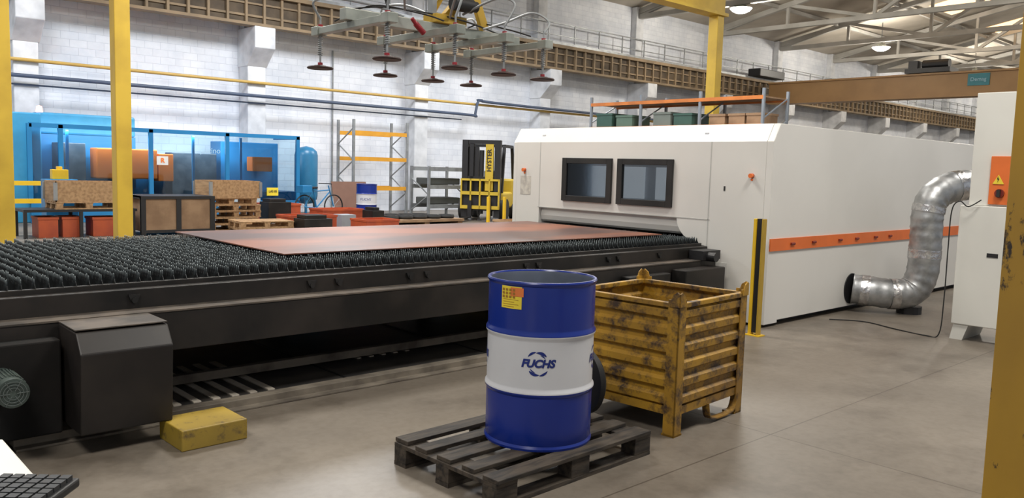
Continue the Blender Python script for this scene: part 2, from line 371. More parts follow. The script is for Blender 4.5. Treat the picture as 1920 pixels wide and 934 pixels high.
MB().box(8.3,8.4,5.95,6.03,1.12,2.0).out("inner_post",blackm,lc)
MB().box(8.3,8.4,7.05,7.13,1.12,2.0).out("inner_post",blackm,lc)
MB().box(8.25,8.5,5.5,7.7,1.12,1.24).out("inner_bridge",greym,lc)
MB().box(8.3,8.36,5.5,7.7,1.66,1.72).out("inner_bridge",whitelab,lc)
lit=M("inner_glow_added",(.42,.45,.47),.5,emit=.55)  # glowing panels added to brighten the cavity behind the windows
MB().box(8.55,8.59,5.4,6.55,1.25,1.95).out("added_glow_panel",lit,lc)
MB().box(8.55,8.59,6.75,7.8,1.25,1.95).out("added_glow_panel",lit,lc)
for (a,c) in ((6.63,7.44),(5.72,6.52)):
    w=MB();t=.07
    w.box(XF-.03,XF+.02,a-.01,a+t,1.2,1.75).box(XF-.03,XF+.02,c-t,c+.01,1.2,1.75).box(XF-.03,XF+.02,a+t,c-t,1.2,1.2+t).box(XF-.03,XF+.02,a+t,c-t,1.75-t,1.75)
    wf=w.out("window",black,lc,bev=.004)
    gp=MB().box(XF-.012,XF-.004,a+t,c-t,1.2+t,1.75-t).out("window_pane",gdark,None)
    gp.parent=wf;gp.location=gp.location-lc.location
MB().box(7.80,17.5,4.455,4.47,.81,.94).out("side_stripe",orange,lc)
for x in (8.25,8.72,9.35,9.78,10.3,10.72,13.35,14.4,15.4):
    m=MB();m.cyl((x-.04,4.45,.875),(x+.04,4.45,.875),.014,0,10)
    m.out("stripe_handle",dred,lc)
MB().box(8.1,17.4,4.6,8.3,.0,.06).out("plinth",black,lc)
for y,z in ((8.17,1.58),(4.70,1.59)):
    m=MB();m.cyl((XF,y,z),(XF-.02,y,z),.025,1).cyl((XF-.02,y,z),(XF-.045,y,z),.024,0);m.cyl((XF-.0,y,z-.04),(XF-.015,y,z-.04),.012,0)
    m.out("emergency_button",[orange,orange3],lc,sm=True)
MB().box(XF-.003,XF,8.05,8.25,1.25,1.5).out("notice_sticker",M("sticker",(.62,.59,.52),.6,0,(.45,.42,.38),14,1),lc)
m=MB();y0,y1,z0,z1=4.95,5.13,.37,.64
m.prism([(y0,z0),(y1,z0),(y1,z1),(y0,z1)],0,XF-.002,XF);m.out("access_hatch",M("hatch_white",(.62,.61,.58),.4),lc,bev=.001)
MB().box(XF-.003,XF,5.02,5.04,1.42,1.47).out("small_logo",screen,lc)
m=MB();m.tube([(9.75,4.47,.27),(9.75,4.458,.27)],.185,0,28);m.out("duct_collar",blackm,lc,sm=True)
# ------------------------------------------------------------------ cutting table
ct=T("cutting_table",(4,6.5,0),"long black shuttle cutting table with spiked support slats","cutting table")
slm=[]
for k in range(4):
    y=1.28;top=[]
    while y>-1.26:
        h=.150+random.uniform(-.010,.004)
        top+=[(y,.094),(y-.005,.112),(y-.010,h-.006),(y-.0125,h),(y-.0155,h-.001),(y-.019,h-.008),(y-.024,.112)]
        y-=.030
    poly=[(1.28,0)]+top+[(-1.28,.088),(-1.28,0)]
    me=MB().prism(poly,0,-.002,.002)
    mesh=D.meshes.new("slat");mesh.from_pydata([tuple(v) for v in me.v],[],me.f);mesh.materials.append(slatm);slm.append(mesh)
for i in range(100):
    o=D.objects.new("slat",slm[i%4]);COL.objects.link(o);o.parent=ct;o.location=(.62+i*.0718-4,6.57-6.5+random.uniform(-.006,.006),.745);o.rotation_euler=(0,random.uniform(-.03,.03),random.uniform(-.002,.002))
XE=7.77
MB().box(.3,XE,5.20,5.28,.66,.80).box(.3,XE,5.28,5.31,.74,.83).out("side_rail",dirty,ct,bev=.004)
MB().box(.3,XE,7.85,7.93,.66,.80).out("side_rail",dirty,ct,bev=.004)
MB().box(.3,XE,5.31,7.85,.60,.64).out("scrap_tray",black,ct)
MB().box(.2,7.7,5.04,5.19,.43,.672).out("carriage_beam",dirty,ct,bev=.004)
MB().box(.2,7.7,5.035,5.2,.672,.682).out("beam_top_plate",dusty,ct)
MB().box(.2,7.7,7.92,8.05,.1,.66).out("rear_frame",black,ct)
MB().box(.2,1.15,5.05,7.9,.05,.6).out("end_frame",black,ct)
for x in (2.9,3.12,3.75,3.92,5.0,5.15,6.1,6.25,1.7,6.9):
    br=MB();br.prism([(x-.035,.77),(x+.035,.77),(x+.02,.73),(x-.02,.73)],1,5.185,5.2);br.cyl((x,5.2,.735),(x,5.175,.735),.018,0,10)
    br.out("bracket",black,ct)
for x in (2.0,3.8,5.6,7.2):
    MB().box(x,x+.12,7.5,7.62,.01,.6).out("leg",black,ct)
MB().box(1.8,7.7,6.9,7.0,.3,.42).out("lower_beam",dirty,ct)
hd=MB();hd.prism([(5.03,.12),(4.64,.12),(4.62,.56),(4.70,.665),(5.03,.672)],0,1.24,1.72)
hd.out("drive_hood",M("hood_black",(.011,.009,.0085),.45,.1,(.026,.021,.018),2.5,1),ct,bev=.008)
MB().box(1.24,1.72,4.71,5.02,.674,.680).out("hood_top",dusty,ct)
MB().box(.2,1.22,4.90,5.03,.08,.60).out("gearbox_cover",matteb,ct,bev=.01)
mt=MB();mt.cyl((.93,4.90,.41),(.93,4.62,.41),.074,0,28);
for k in range(28):
    a=k*2*math.pi/28;mt.beam((.93+.074*math.cos(a),4.86,.41+.074*math.sin(a)),(.93+.074*math.cos(a),4.68,.41+.074*math.sin(a)),.006,.012)
mt.out("drive_motor",greenmotor,ct,sm=True)
mg=MB()
for r in (.03,.045,.06): mg.tube([(.93+r*math.cos(a*math.pi/12),4.615,.41+r*math.sin(a*math.pi/12)) for a in range(25)],.002,0,5)
for k in range(6): mg.cyl((.93+.015*math.cos(k*1.047),4.615,.41+.015*math.sin(k*1.047)),(.93+.068*math.cos(k*1.047),4.615,.41+.068*math.sin(k*1.047)),.002,0,5)
mg.out("fan_grille",M("grille",(.10,.12,.115),.5),ct)
MB().box(6.1,6.75,4.93,5.03,.30,.60).out("carriage_drive",dirty,ct,bev=.01)
MB().box(6.9,7.6,4.85,5.03,.36,.62).out("carriage_drive",dirty,ct,bev=.01)
m=MB();m.cyl((7.5,4.9,.72),(7.5,5.15,.72),.05).box(7.4,7.72,5.0,5.18,.684,.78);m.out("coupling",blackm,ct)
MB().box(1.0,7.6,5.0,5.09,.0,.06).box(1.0,7.6,4.94,5.13,.0,.015).out("floor_track",trackm,ct,bev=.004)
MB().box(.2,7.7,5.13,7.95,.0,.012).out("floor_tray",M("oily_floor_plate",(.06,.058,.056),.3,.2,(.11,.10,.09),3,1),ct)
stripem=M("slat_light_pale",(.75,.68,.58),.7,0,(.5,.44,.36),5,1)  # pale strips painting the light that falls through the slat gaps
for k in range(6): MB().box(1.95+.13*k,2.0+.13*k,5.25,6.25,.012,.02).out("slat_light_stripe",stripem,ct)
for k in range(5): MB().box(3.6+.12*k,3.64+.12*k,5.7,6.0,.012,.02).out("slat_light_stripe",stripem,ct)
for x in (3.2,4.6,6.0): MB().box(x,x+.02,5.13,7.9,.012,.016).out("tray_joint",blackm,ct)
MB().box(1.9,7.6,5.62,5.68,.05,.11).out("inner_track",trackm,ct)
s=MB().box(-2.29,2.29,-1.10,1.10,0,.008).out("steel_sheet",sheetm,None);s.location=(5.24,6.76,.901);s.rotation_euler=(0,0,rad(-.5))
s["label"]="flat reddish brown rusty steel sheet lying on slats";s["category"]="steel sheet"
yb=MB().box(-.19,.19,-.16,.16,0,.118).out("wheel_stop_block",yellbox,None,bev=.006);yb.location=(1.87,4.58,0);yb.rotation_euler=(0,0,rad(1));yb["label"]="scuffed yellow steel block standing on the concrete floor";yb["category"]="block"
# ------------------------------------------------------------------ light curtain post
lp=T("light_barrier_post",(7.36,4.30,0),"slim yellow safety light curtain post beside machine","safety post")
MB().box(7.32,7.39,4.35,4.38,.0,1.17).out("post",yellsafe,lp,bev=.006)
MB().box(7.32,7.39,4.27,4.29,.0,1.17).out("post",M("post_olive",(.42,.27,.03),.5),lp,bev=.006)
MB().box(7.34,7.39,4.29,4.35,.03,1.17).out("sensor_strip",blackm,lp)
MB().box(7.30,7.42,4.24,4.40,0,.01).out("base_plate",yellsafe,lp)
# ------------------------------------------------------------------ duct
du=T("exhaust_duct",(10.2,3.82,0),"silver spiral ventilation duct with bends beside white machine","duct")
path=smooth([(9.75,4.45,.27),(9.84,4.26,.255),(10.0,4.05,.235),(10.13,3.90,.29),(10.19,3.83,.48),(10.2,3.82,.75),(10.2,3.82,1.0),(10.2,3.82,1.2),(10.24,3.79,1.38),(10.38,3.7,1.5),(10.6,3.58,1.55),(10.95,3.42,1.56)],8)
def seg(a,b,name,mat,dr=0,n=28,rib=True):
    pp=path[a:b+1];rs=[.175+dr+(.007 if (i%4==0 and rib) else 0) for i in range(len(pp))]
    MB().tube(pp,.175,0,n,True,rs).out(name,mat,du,sm=True)
seg(0,14,"lower_duct",galv);seg(14,40,"lower_elbow",galv);seg(38,58,"vertical_duct",galv);seg(58,76,"upper_elbow",galv);seg(76,88,"upper_duct",galv)
for a in (4,14,38,57,75): seg(a,a+3,"foil_tape",foil,.009,28,False)
MB().cyl((10.2,3.95,0),(10.2,3.95,.09),.14).out("duct_foot",blackm,du)
# electrical cabinet
ec=T("electrical_cabinet",(9.25,2.7,0),"tall white electrical cabinet with orange isolator switch panel","electrical cabinet")
MB().box(8.98,9.45,2.3,2.98,1.36,2.47).out("upper_cabinet",white2,ec,bev=.008)
MB().box(8.93,9.5,2.25,3.04,.16,1.36).out("lower_cabinet",white2,ec,bev=.008)
for y in (2.95,2.32): MB().prism([(y-.07,.16),(y+.07,.16),(y+.1,0),(y-.02,0)],0,8.95,9.48).out("leg",white2,ec)
MB().box(8.955,8.98,2.5,2.80,1.38,1.85).out("switch_panel",orange,ec,bev=.004)
m=MB();m.prism([(2.77,1.58),(2.67,1.58),(2.72,1.67)],0,8.948,8.954);m.out("warning_triangle",yl,ec)
m=MB();m.prism([(2.725,1.655),(2.732,1.625),(2.722,1.625),(2.728,1.595),(2.712,1.632),(2.720,1.632)],0,8.944,8.947);m.out("lightning_mark",screen,ec)
m=MB();m.cyl((8.955,2.70,1.49),(8.93,2.70,1.49),.042,0,20);m.box(8.90,8.93,2.685,2.715,1.455,1.525,1);m.out("rotary_switch",[dred,screen],ec)
MB().box(8.925,8.93,2.66,2.76,.86,.90).out("door_handle",blackm,ec)
pipe("power_cable",smooth([(8.90,2.84,1.42),(8.86,2.94,1.35),(8.85,3.02,1.40),(8.86,3.09,1.3),(8.87,3.10,.9),(8.87,3.10,.4),(8.86,3.12,.04),(8.85,3.25,.007),(8.95,3.6,.006),(9.1,4.0,.006),(8.9,4.3,.006)],6),.006,rubber,"thin black power cable drooping from cabinet to the floor")
D.objects["power_cable"]["category"]="cable"
# ------------------------------------------------------------------ pallet
pl=T("wooden_pallet",(3.10,3.18,0),"dark oil stained wooden pallet on concrete floor","pallet",rot=rad(1.5))
for y,w in ((-.355,.11),(-.18,.095),(0,.11),(.18,.095),(.355,.11)):
    MB().box(-.6+random.uniform(0,.015),.6-random.uniform(0,.015),y-w/2,y+w/2,.122,.144).out("deck_board",woodd,pl,False,bev=.003)
for x in (-.53,0,.53):
    MB().box(x-.07,x+.07,-.4,.4,.1,.122).out("cross_board",woodd,pl,False,bev=.002)
    for y in (-.35,0,.35): MB().box(x-.07,x+.07,y-.05,y+.05,.022,.1).out("spacer_block",woodd,pl,False,bev=.003)
for y in (-.35,0,.35): MB().box(-.6,.6,y-.05,y+.05,0,.022).out("bottom_board",woodd,pl,False)
# ------------------------------------------------------------------ drum
DR=.288
dinside=M("drum_inside",(.22,.25,.31),.35,.5,(.15,.17,.21),3,1)
def drum(name,loc,label,rot):
    e=T(name,loc,label,"drum",rot=rot)
    R=DR
    pr=[(.0,.02),(R-.012,.02),(R-.012,0),(R+.004,0),(R+.006,.012),(R-.002,.025)]
    def hoop(z): return [(R,z-.022),(R+.008,z-.010),(R+.010,z),(R+.008,z+.010),(R,z+.022)]
    body=[(R,.03),(R,.10),(R,.28)]+hoop(.30)+[(R,.33),(R,.57)]+hoop(.60)+[(R,.63),(R,.84),(R-.001,.855),(R+.005,.862),(R+.008,.872),(R+.004,.88),(R-.006,.88),(R-.010,.872)]
    prof=pr+body
    ms=[]
    for i in range(len(prof)-1):
        zm=(prof[i][1]+prof[i+1][1])/2
        ms.append(1 if .302<zm<.598 else 0)
    MB().lathe(prof,n=72,ms=ms).out("shell",[drumblue,drumwhite],e,False,sm=True)
    MB().lathe([(R-.010,.872),(R-.012,.855),(R-.012,.06),(.0,.06)],n=72).out("inner_lining",dinside,e,False,sm=True)
    return e
dx,dy=3.14,3.135
face=math.atan2(-dy,-dx)
dm=drum("oil_drum",(dx,dy,.144),"open blue and white steel oil drum standing on pallet",0)
def wrap(ang0,zc,lift=.0015):
    def f(x,y):
        a=ang0+x/DR
        return (dx+(DR+lift)*math.cos(a),dy+(DR+lift)*math.sin(a),.144+zc+y)
    return f
def wpatch(ang0,zc,w,h,lift,name,mats,n=12,parent=dm):
    mb=MB();f=wrap(ang0,zc,lift);vs=[];fs=[]
    for i in range(n+1):
        x=-w/2+w*i/n;vs+=[f(x,-h/2),f(x,h/2)]
    for i in range(n): fs.append((2*i,2*i+2,2*i+3,2*i+1))
    mb.add(vs,fs);return mb.out(name,mats,parent)
for k,off in enumerate((0,rad(84),rad(-88),rad(180))):
    A=face+off-rad(2)
    text("FUCHS",.056,darkblue,"logo_lettering",dm,wrap(A,.462,.003),shear=.25,offset=.0026,res=6)
    f=wrap(A,.462)
    def arc(mb,a0,a1,r0,th_,cx=0,cy=0,n=18):
        vs=[];fs=[]
        for i in range(n+1):
            t=i/n;a=rad(a0+(a1-a0)*t);w=th_*math.sin(math.pi*min(max(t*.9+.08,0),1))
            vs+=[f(cx+(r0-w/2)*math.cos(a),cy+(r0-w/2)*math.sin(a)),f(cx+(r0+w/2)*math.cos(a),cy+(r0+w/2)*math.sin(a))]
        for i in range(n): fs.append((2*i,2*i+2,2*i+3,2*i+1))
        mb.add(vs,fs)
    for spec in ((42,100,.058,.016),(100,146,.062,.012),(222,280,.058,.016),(280,326,.062,.012),(34,76,.047,.006),(214,256,.047,.006)):
        mb=MB();arc(mb,*spec);mb.out("logo_arc",darkblue,dm)
la=face-rad(33)
wpatch(la,.795,.125,.115,.002,"drum_label",yl)
wpatch(la+.12,.825,.075,.045,.003,"label_red_field",M("label_orange",(.75,.2,.05),.5))
lt=MB()
for r in range(3):
    for c in range(4):
        f=wrap(la,.795,.004);x=-.055+c*.022;y=.045-r*.018
        lt.add([f(x,y-.012),f(x+.014,y-.012),f(x+.014,y),f(x,y)],[(0,1,2,3)])
for r in range(4):
    f=wrap(la,.795,.004);y=-.01-r*.012
    lt.add([f(-.05,y-.002),f(-.01,y-.002),f(.02 if r%2 else .045,y-.002),f(.02 if r%2 else .045,y),f(-.01,y),f(-.05,y)],[(0,1,2,3,4,5)])
lt.out("label_print",M("label_brown",(.35,.17,.02),.6),dm,kind="stuff")
bl=MB();bl.lathe([(.0,.05),(.1,.048),(.17,.03),(.2,0),(.195,-.03),(.0,-.03)],n=36)
o=bl.out("rubber_tub",rubber,None,sm=True);o.location=(3.58,3.23,.36);o.rotation_euler=(rad(90),0,rad(80));o["label"]="black rubber round tub leaning behind the oil drum";o["category"]="tub"
# ------------------------------------------------------------------ yellow bin
bn=T("steel_stillage_bin",(4.44,3.33,0),"worn yellow corrugated steel stillage bin on floor","metal bin",rot=rad(4))
W=.42;L_=.42
for sx in (-1,1):
    for sy in (-1,1):
        m=MB();x=sx*W;y=sy*L_
        m.box(min(x,x-sx*.08),max(x,x-sx*.08),min(y,y-sy*.008),max(y,y-sy*.008),0,.84)
        m.box(min(x,x-sx*.008),max(x,x-sx*.008),min(y,y-sy*.08),max(y,y-sy*.08),0,.84)
        m.box(min(x,x-sx*.09),max(x,x-sx*.09),min(y,y-sy*.09),max(y,y-sy*.09),0,.012)
        m.out("corner_post",yellbin,bn,False)
        m=MB();m.prism([(x-sx*.07,.80),(x+sx*.002,.80),(x+sx*.002,.88),(x-sx*.015,.89),(x-sx*.045,.87)],1,y,y+sy*.008)
        m.prism([(y-sy*.07,.80),(y+sy*.002,.80),(y+sy*.002,.88),(y-sy*.015,.89),(y-sy*.045,.87)],0,x,x+sx*.008)
        m.out("stacking_lug",yellbin,bn,False)
z0,z1=.16,.80
pts=[(0,z0)];nrib=6;ph=(z1-z0)/nrib
for k in range(nrib):
    zb_=z0+k*ph;pts+=[(0,zb_+.018),(.024,zb_+.036),(.024,zb_+ph-.030),(0,zb_+ph-.012)]
pts.append((0,z1))
inner=[(p-.004,z) for p,z in reversed(pts)]
prof=pts+inner
for sgn in (-1,1):
    MB().prism([(sgn*(W-.030+p),z) for p,z in prof],1,-L_+.01,L_-.01).out("side_panel",yellbin,bn,False)
    MB().prism([(sgn*(L_-.030+p),z) for p,z in prof],0,-W+.01,W-.01).out("side_panel",yellbin,bn,False)
    MB().box(min(sgn*W,sgn*(W-.04)),max(sgn*W,sgn*(W-.04)),-L_+.03,L_-.03,.79,.82).out("top_rim",yellbin,bn,False,bev=.004)
    MB().box(-W+.03,W-.03,min(sgn*L_,sgn*(L_-.04)),max(sgn*L_,sgn*(L_-.04)),.79,.82).out("top_rim",yellbin,bn,False,bev=.004)
    MB().box(-W+.03,W-.03,min(sgn*(L_-.01),sgn*(L_-.05)),max(sgn*(L_-.01),sgn*(L_-.05)),.13,.18).out("bottom_frame",yellbin,bn,False)
    MB().box(min(sgn*(W-.01),sgn*(W-.05)),max(sgn*(W-.01),sgn*(W-.05)),-L_+.03,L_-.03,.13,.18).out("bottom_frame",yellbin,bn,False)
MB().box(-W+.02,W-.02,-L_+.02,L_-.02,.15,.165).out("bin_floor",M("rusty_floor",(.08,.05,.035),.8,0,(.04,.03,.025),5,1),bn,False)
gp=smooth([(-.02,-L_+.02,.14),(0,-L_+.02,.06),(.06,-L_+.02,.025),(.26,-L_+.02,.02),(.33,-L_+.02,.05),(.36,-L_+.02,.14)],5)
g=MB()
for i in range(len(gp)-1): g.beam(gp[i],gp[i+1],.05,.008,up=(0,0,1))
g.out("fork_guide",yellbin,bn,False)
# ------------------------------------------------------------------ vacuum lifter
vl=T("vacuum_lifter",(4.8,6.22,2.85),"overhead vacuum lifting frame with suction cups on crossarms","vacuum lifter")
MB().box(3.75,5.75,6.17,6.27,2.80,2.90).out("main_beam",alum,vl,bev=.006)
YA,YB=5.7,6.76
for xi in (3.85,4.55,5.12,5.62):
    ca=MB().box(xi-.035,xi+.035,YA-.06,YB+.06,2.74,2.80);ca.box(xi-.05,xi+.05,YB-.03,YB+.08,2.73,2.81).box(xi-.05,xi+.05,YA-.08,YA+.03,2.73,2.81);ca.out("crossarm",alum,vl,bev=.005)
    for y in (YA,YB):
        cu=MB();cu.lathe([(.0,.022),(.05,.020),(.06,.014),(.11,.006),(.118,-.004),(.112,-.012),(.0,-.008)],c=(xi,y,2.45),n=32)
        c=cu.out("suction_cup",cupm,vl,sm=True)
        st=MB();st.cyl((xi,y,2.465),(xi,y,2.90),.009,0,10);st.cyl((xi,y,2.468),(xi,y,2.495),.022,1,12)
        hp=[(xi+.020*math.cos(t*.9),y+.020*math.sin(t*.9),2.56+.0026*t) for t in range(0,66)]
        st.tube(hp,.0045,0,6);st.cyl((xi,y,2.80),(xi,y,2.83),.022,1,12)
        st.out("spring_stem",[greym,redm],vl,sm=True)
def hose(pts,r=.011,mat=greym,name="vacuum_hose"): MB().tube(smooth(pts,7),r,0,8).out(name,mat,vl,sm=True)
hose([(3.85,YB,2.88),(3.78,YB,3.02),(3.95,6.65,3.06),(4.2,6.4,3.0),(4.4,6.25,2.92)])
hose([(4.55,YB,2.88),(4.50,YB,3.06),(4.62,6.6,3.10),(4.75,6.4,3.02),(4.75,6.25,2.92)])
hose([(3.85,YA,2.88),(3.88,5.68,3.04),(4.1,5.85,3.06),(4.3,6.1,2.95)])
hose([(4.55,YA,2.88),(4.6,5.68,3.06),(4.7,5.9,3.08),(4.8,6.1,2.95)])
hose([(5.12,YB,2.88),(5.2,YB,3.02),(5.1,6.6,3.06),(4.95,6.35,2.98)])
hose([(5.62,YB,2.88),(5.7,YB,3.0),(5.5,6.6,3.08),(5.25,6.4,3.03),(5.0,6.25,2.95)])
hose([(5.62,YA,2.88),(5.7,5.72,3.0),(5.6,5.85,3.08),(5.4,6.0,2.98),(5.2,6.1,2.9)])
hose([(5.12,YA,2.88),(5.2,5.66,3.08),(5.1,5.8,3.13),(4.95,6.1,3.0)])
hose([(4.2,6.2,2.95),(4.15,6.2,3.2),(4.5,6.2,3.3),(4.7,6.2,3.15),(4.95,6.2,3.25)],.014,rubber)
hose([(3.9,6.6,2.85),(4.1,6.3,2.98),(4.4,6.0,2.92),(4.5,5.8,2.85)],.007,rubber)
hose([(5.2,6.6,2.85),(5.3,6.3,2.98),(5.4,6.0,2.92),(5.55,5.8,2.85)],.007,rubber)
hose([(3.8,6.3,2.9),(4.3,6.35,3.0),(4.9,6.1,2.95),(5.6,6.25,2.9)],.008,rubber)
m=MB();m.box(4.66,5.02,6.12,6.32,2.90,2.98);m.beam((4.85,6.22,2.97),(5.15,6.22,3.3),.07,.10).beam((5.15,6.22,3.3),(5.10,6.22,3.75),.07,.10).beam((4.75,6.3,3.0),(4.95,6.1,3.5),.04,.04)
m.beam((5.15,6.22,3.3),(5.32,6.22,2.92),.05,.09);m.cyl((5.15,6.15,3.3),(5.15,6.29,3.3),.07);m.out("swivel_arm",M("arm_yellow",(.48,.30,.03),.5),vl,bev=.006)
m=MB();m.cyl((4.80,6.06,3.08),(5.02,6.06,3.08),.065,0,20);m.cyl((5.02,6.06,3.08),(5.08,6.06,3.08),.05,0,20);m.out("vacuum_pump",blackm,vl,sm=True)
m=MB();m.cyl((4.36,6.02,2.83),(4.45,6.02,2.76),.026,0,14);m.cyl((4.36,6.02,2.83),(4.32,6.02,2.87),.018,0,14);m.out("red_connector",redm,vl,sm=True)
MB().box(4.63,4.73,6.12,6.26,3.24,3.42).out("control_box",white2,vl,bev=.006)
m=MB();m.cyl((5.10,6.22,3.7),(5.10,6.22,4.6),.035);m.out("hoist_mast",greym,vl)
m=MB();m.box(4.66,4.71,6.18,6.25,2.98,4.6);m.out("hoist_mast",greym,vl)
hb=MB().box(-1,9,6.12,6.32,4.6,4.85).out("hoist_rail",yell,None);hb["label"]="yellow overhead rail carrying the vacuum lifter";hb["category"]="hoist rail"
# ------------------------------------------------------------------ background left: blue laser machine
bm=T("enclosed_robot_laser",(8.2,22.3,0),"blue machining cell with tinted glass guards and orange unit","laser machine")
MB().box(5.2,7.5,22.6,23.1,2.1,2.62).out("rear_body",bluel,bm,bev=.05)
MB().box(5.2,7.5,22.62,23.1,0,2.1).out("rear_body",bluem,bm)
MB().box(7.5,9.5,22.8,23.1,0,1.7).out("rear_body",bluem,bm,bev=.03)
MB().box(4.2,5.1,21.7,23.0,0,2.55).out("side_cabinet",bluel,bm,bev=.03)
MB().box(4.8,11.6,21.5,21.58,.0,.5).out("base_panel",bluem,bm,bev=.01)
MB().box(9.5,11.6,21.58,23,0,.75).out("base_panel",bluem,bm,bev=.01)
MB().box(5.2,9.45,21.6,22.55,.45,.6).out("bed",blackm,bm)
MB().box(6.3,7.75,21.75,22.3,1.05,1.80).out("orange_unit",orange2,bm,bev=.03)
MB().box(7.77,8.15,21.75,22.2,1.0,1.7).out("cutting_head",orange2,bm,bev=.02)
MB().box(10.3,10.9,21.75,22.1,1.3,1.7).out("cutting_head",orange2,bm,bev=.02)
MB().box(7.62,7.9,21.44,21.46,1.42,1.64).out("maker_badge",whitelab,bm)
text("R",.17,orange2,"badge_letter",bm,plane((7.76,21.43,1.53),(1,0,0),(0,0,1)),offset=.004)
idark=M("int_dark",(.03,.05,.075),.5,0,(.08,.10,.13),4,1)
MB().box(5.5,6.1,21.9,22.5,.6,1.9).out("interior_machinery",idark,bm,bev=.02)
MB().box(8.2,9.4,22.0,22.5,.6,1.75).out("interior_machinery",idark,bm,bev=.02)
MB().box(9.6,11.3,22.2,22.9,.75,2.1).out("interior_machinery",bluem,bm,bev=.02)
for x in (5.6,6.9,8.6,9.9): MB().box(x,x+.06,21.65,21.70,.6,2.2).out("inner_post",bluem,bm)
g=MB()
for x in (4.8,5.45,7.5,9.48,11.55): g.box(x-.05,x+.05,21.48,21.56,.5,2.3)
g.box(4.8,11.6,21.48,21.56,2.22,2.32);g.box(11.55,11.6,21.5,23,2.22,2.32);g.out("guard_frame",bluem,bm)
for a,b_ in ((4.86,5.39),(5.51,7.44),(7.56,9.42),(9.54,11.49)):
    MB().box(a,b_,21.51,21.515,.5,2.22).out("glass_guard",gblue,bm)
text("platino",.20,palelab,"machine_lettering",bm,plane((9.0,21.46,1.82),(1,0,0),(0,0,1)))
text("fin",.26,whitelab,"machine_lettering",bm,plane((7.15,22.58,2.48),(1,0,0),(0,0,1)))
MB().box(10.6,10.93,21.46,21.5,.64,.86).out("machine_tag",yl,bm)
text("LAS 05",.085,screen,"tag_lettering",bm,plane((10.765,21.45,.76),(1,0,0),(0,0,1)),offset=.002)
MB().box(9.2,10.4,21.46,21.5,.35,.66).out("white_plate",M("pale_plate",(.42,.5,.56),.5),bm)
MB().lathe([(.0,.16),(.06,.14),(.08,0)],c=(5.3,22.7,2.62),n=16).out("beacon",pinkglow,bm,sm=True)
MB().box(3.6,5.0,20.9,21.0,.5,.6).box(3.6,5.0,20.9,21.0,.9,1.0).box(3.6,3.7,20.9,21,0,1).box(4.9,5.0,20.9,21,0,1).out("guard_rail",yellsafe,bm)
tk=T("pressure_tank",(12.25,22.3,0),"tall blue compressed air tank on legs","tank")
MB().lathe([(.001,.35),(.2,.38),(.32,.5),(.34,.6),(.34,1.8),(.31,1.92),(.2,2.02),(.001,2.07)],n=28).out("vessel",bluetank,tk,False,sm=True)
for a in (0,2.1,4.2):
    m=MB();m.box(.28*math.cos(a)-.03,.28*math.cos(a)+.03,.28*math.sin(a)-.03,.28*math.sin(a)+.03,0,.55);m.out("leg",bluetank,tk,False)
def rack(name,loc,lx,ly,H,levels,label,beammat,postmat,rot=0,t=.07,group=None):
    e=T(name,loc,label,"shelf",rot=rot,group=group)
    for x in (0,lx):
        m=MB()
        for y in (0,ly): m.box(x-t/2,x+t/2,y-t/2,y+t/2,0,H)
        k=0;z=.2
        while z+.5<H:
            m.beam((x,0 if k%2 else ly,z),(x,ly if k%2 else 0,z+.5),.03,.03);z+=.5;k+=1
        m.out("upright_frame",postmat,e,False)
    for z in levels:
        for y in (0,ly): MB().box(t/2,lx-t/2,y-.03,y+.03,z-.06,z+.06).out("shelf_beam",beammat,e,False)
    return e
rack("pallet_rack",(13.75,22.1,0),2.0,.9,2.95,(.83,1.75,2.55),"grey pallet rack with yellow orange beams, empty",M("rack_yellow",(.72,.34,.03),.5),greym)
gr=rack("stacking_rack",(15.3,20.3,0),1.4,.9,1.58,(.35,.95,1.5),"grey metal cage rack with dark parts",greym,greym,t=.07)
for z in (.42,1.02): MB().box(.1,1.3,.1,.8,z,z+.2).out("tray",M("tray_dark",(.08,.085,.08),.7),gr,False,bev=.02)
# orange racks behind machine
rk=T("pallet_racking",(16.5,12,0),"long orange beamed racking with goods on top shelves","shelf")
for y in (9.5,11.1,12.8,14.4):
    for x in (16,17): MB().box(x-.028,x+.028,y-.028,y+.028,0,3.45).out("upright",upr,rk)
    for z in (1.8,2.3,2.8):
        m=MB();m.beam((16,y,z),(17,y,z+.5),.025,.025);m.out("brace",upr,rk)
for z in (2.66,3.26,1.5):
    for x in (16,17): MB().box(x-.03,x+.03,9.5,14.4,z-.04,z+.04).out("shelf_beam",orange4,rk)
    MB().box(16.0,17.0,9.5,14.4,z+.0,z+.03).out("shelf_deck",plyw,rk)
def bin_(loc,sx,sy,sz,mat,label,cat="crate",group=None,name="storage_crate",rot=0):
    m=MB();t=.025
    m.box(-sx/2,sx/2,-sy/2,sy/2,0,t).box(-sx/2,-sx/2+t,-sy/2,sy/2,t,sz).box(sx/2-t,sx/2,-sy/2,sy/2,t,sz).box(-sx/2+t,sx/2-t,-sy/2,-sy/2+t,t,sz).box(-sx/2+t,sx/2-t,sy/2-t,sy/2,t,sz)
    m.box(-sx/2-.015,sx/2+.015,-sy/2-.015,-sy/2,sz-.05,sz).box(-sx/2-.015,sx/2+.015,sy/2,sy/2+.015,sz-.05,sz).box(-sx/2-.015,-sx/2,-sy/2,sy/2,sz-.05,sz).box(sx/2,sx/2+.015,-sy/2,sy/2,sz-.05,sz)
    o=m.out(name,mat,None);o.location=loc;o.rotation_euler=(0,0,rot);o["label"]=label;o["category"]=cat
    if group:o["group"]=group
    return o
for y,mt_,h in ((14.0,green,.34),(13.35,M("bin_green_pale",(.10,.17,.13),.6),.28),(12.2,M("bin_grey",(.16,.19,.17),.6),.32),(11.6,green,.28)):
    bin_((16.4,y,2.70),.7,.5,h,mt_,"green grey storage crate on the racking shelf",group="crates on racking")
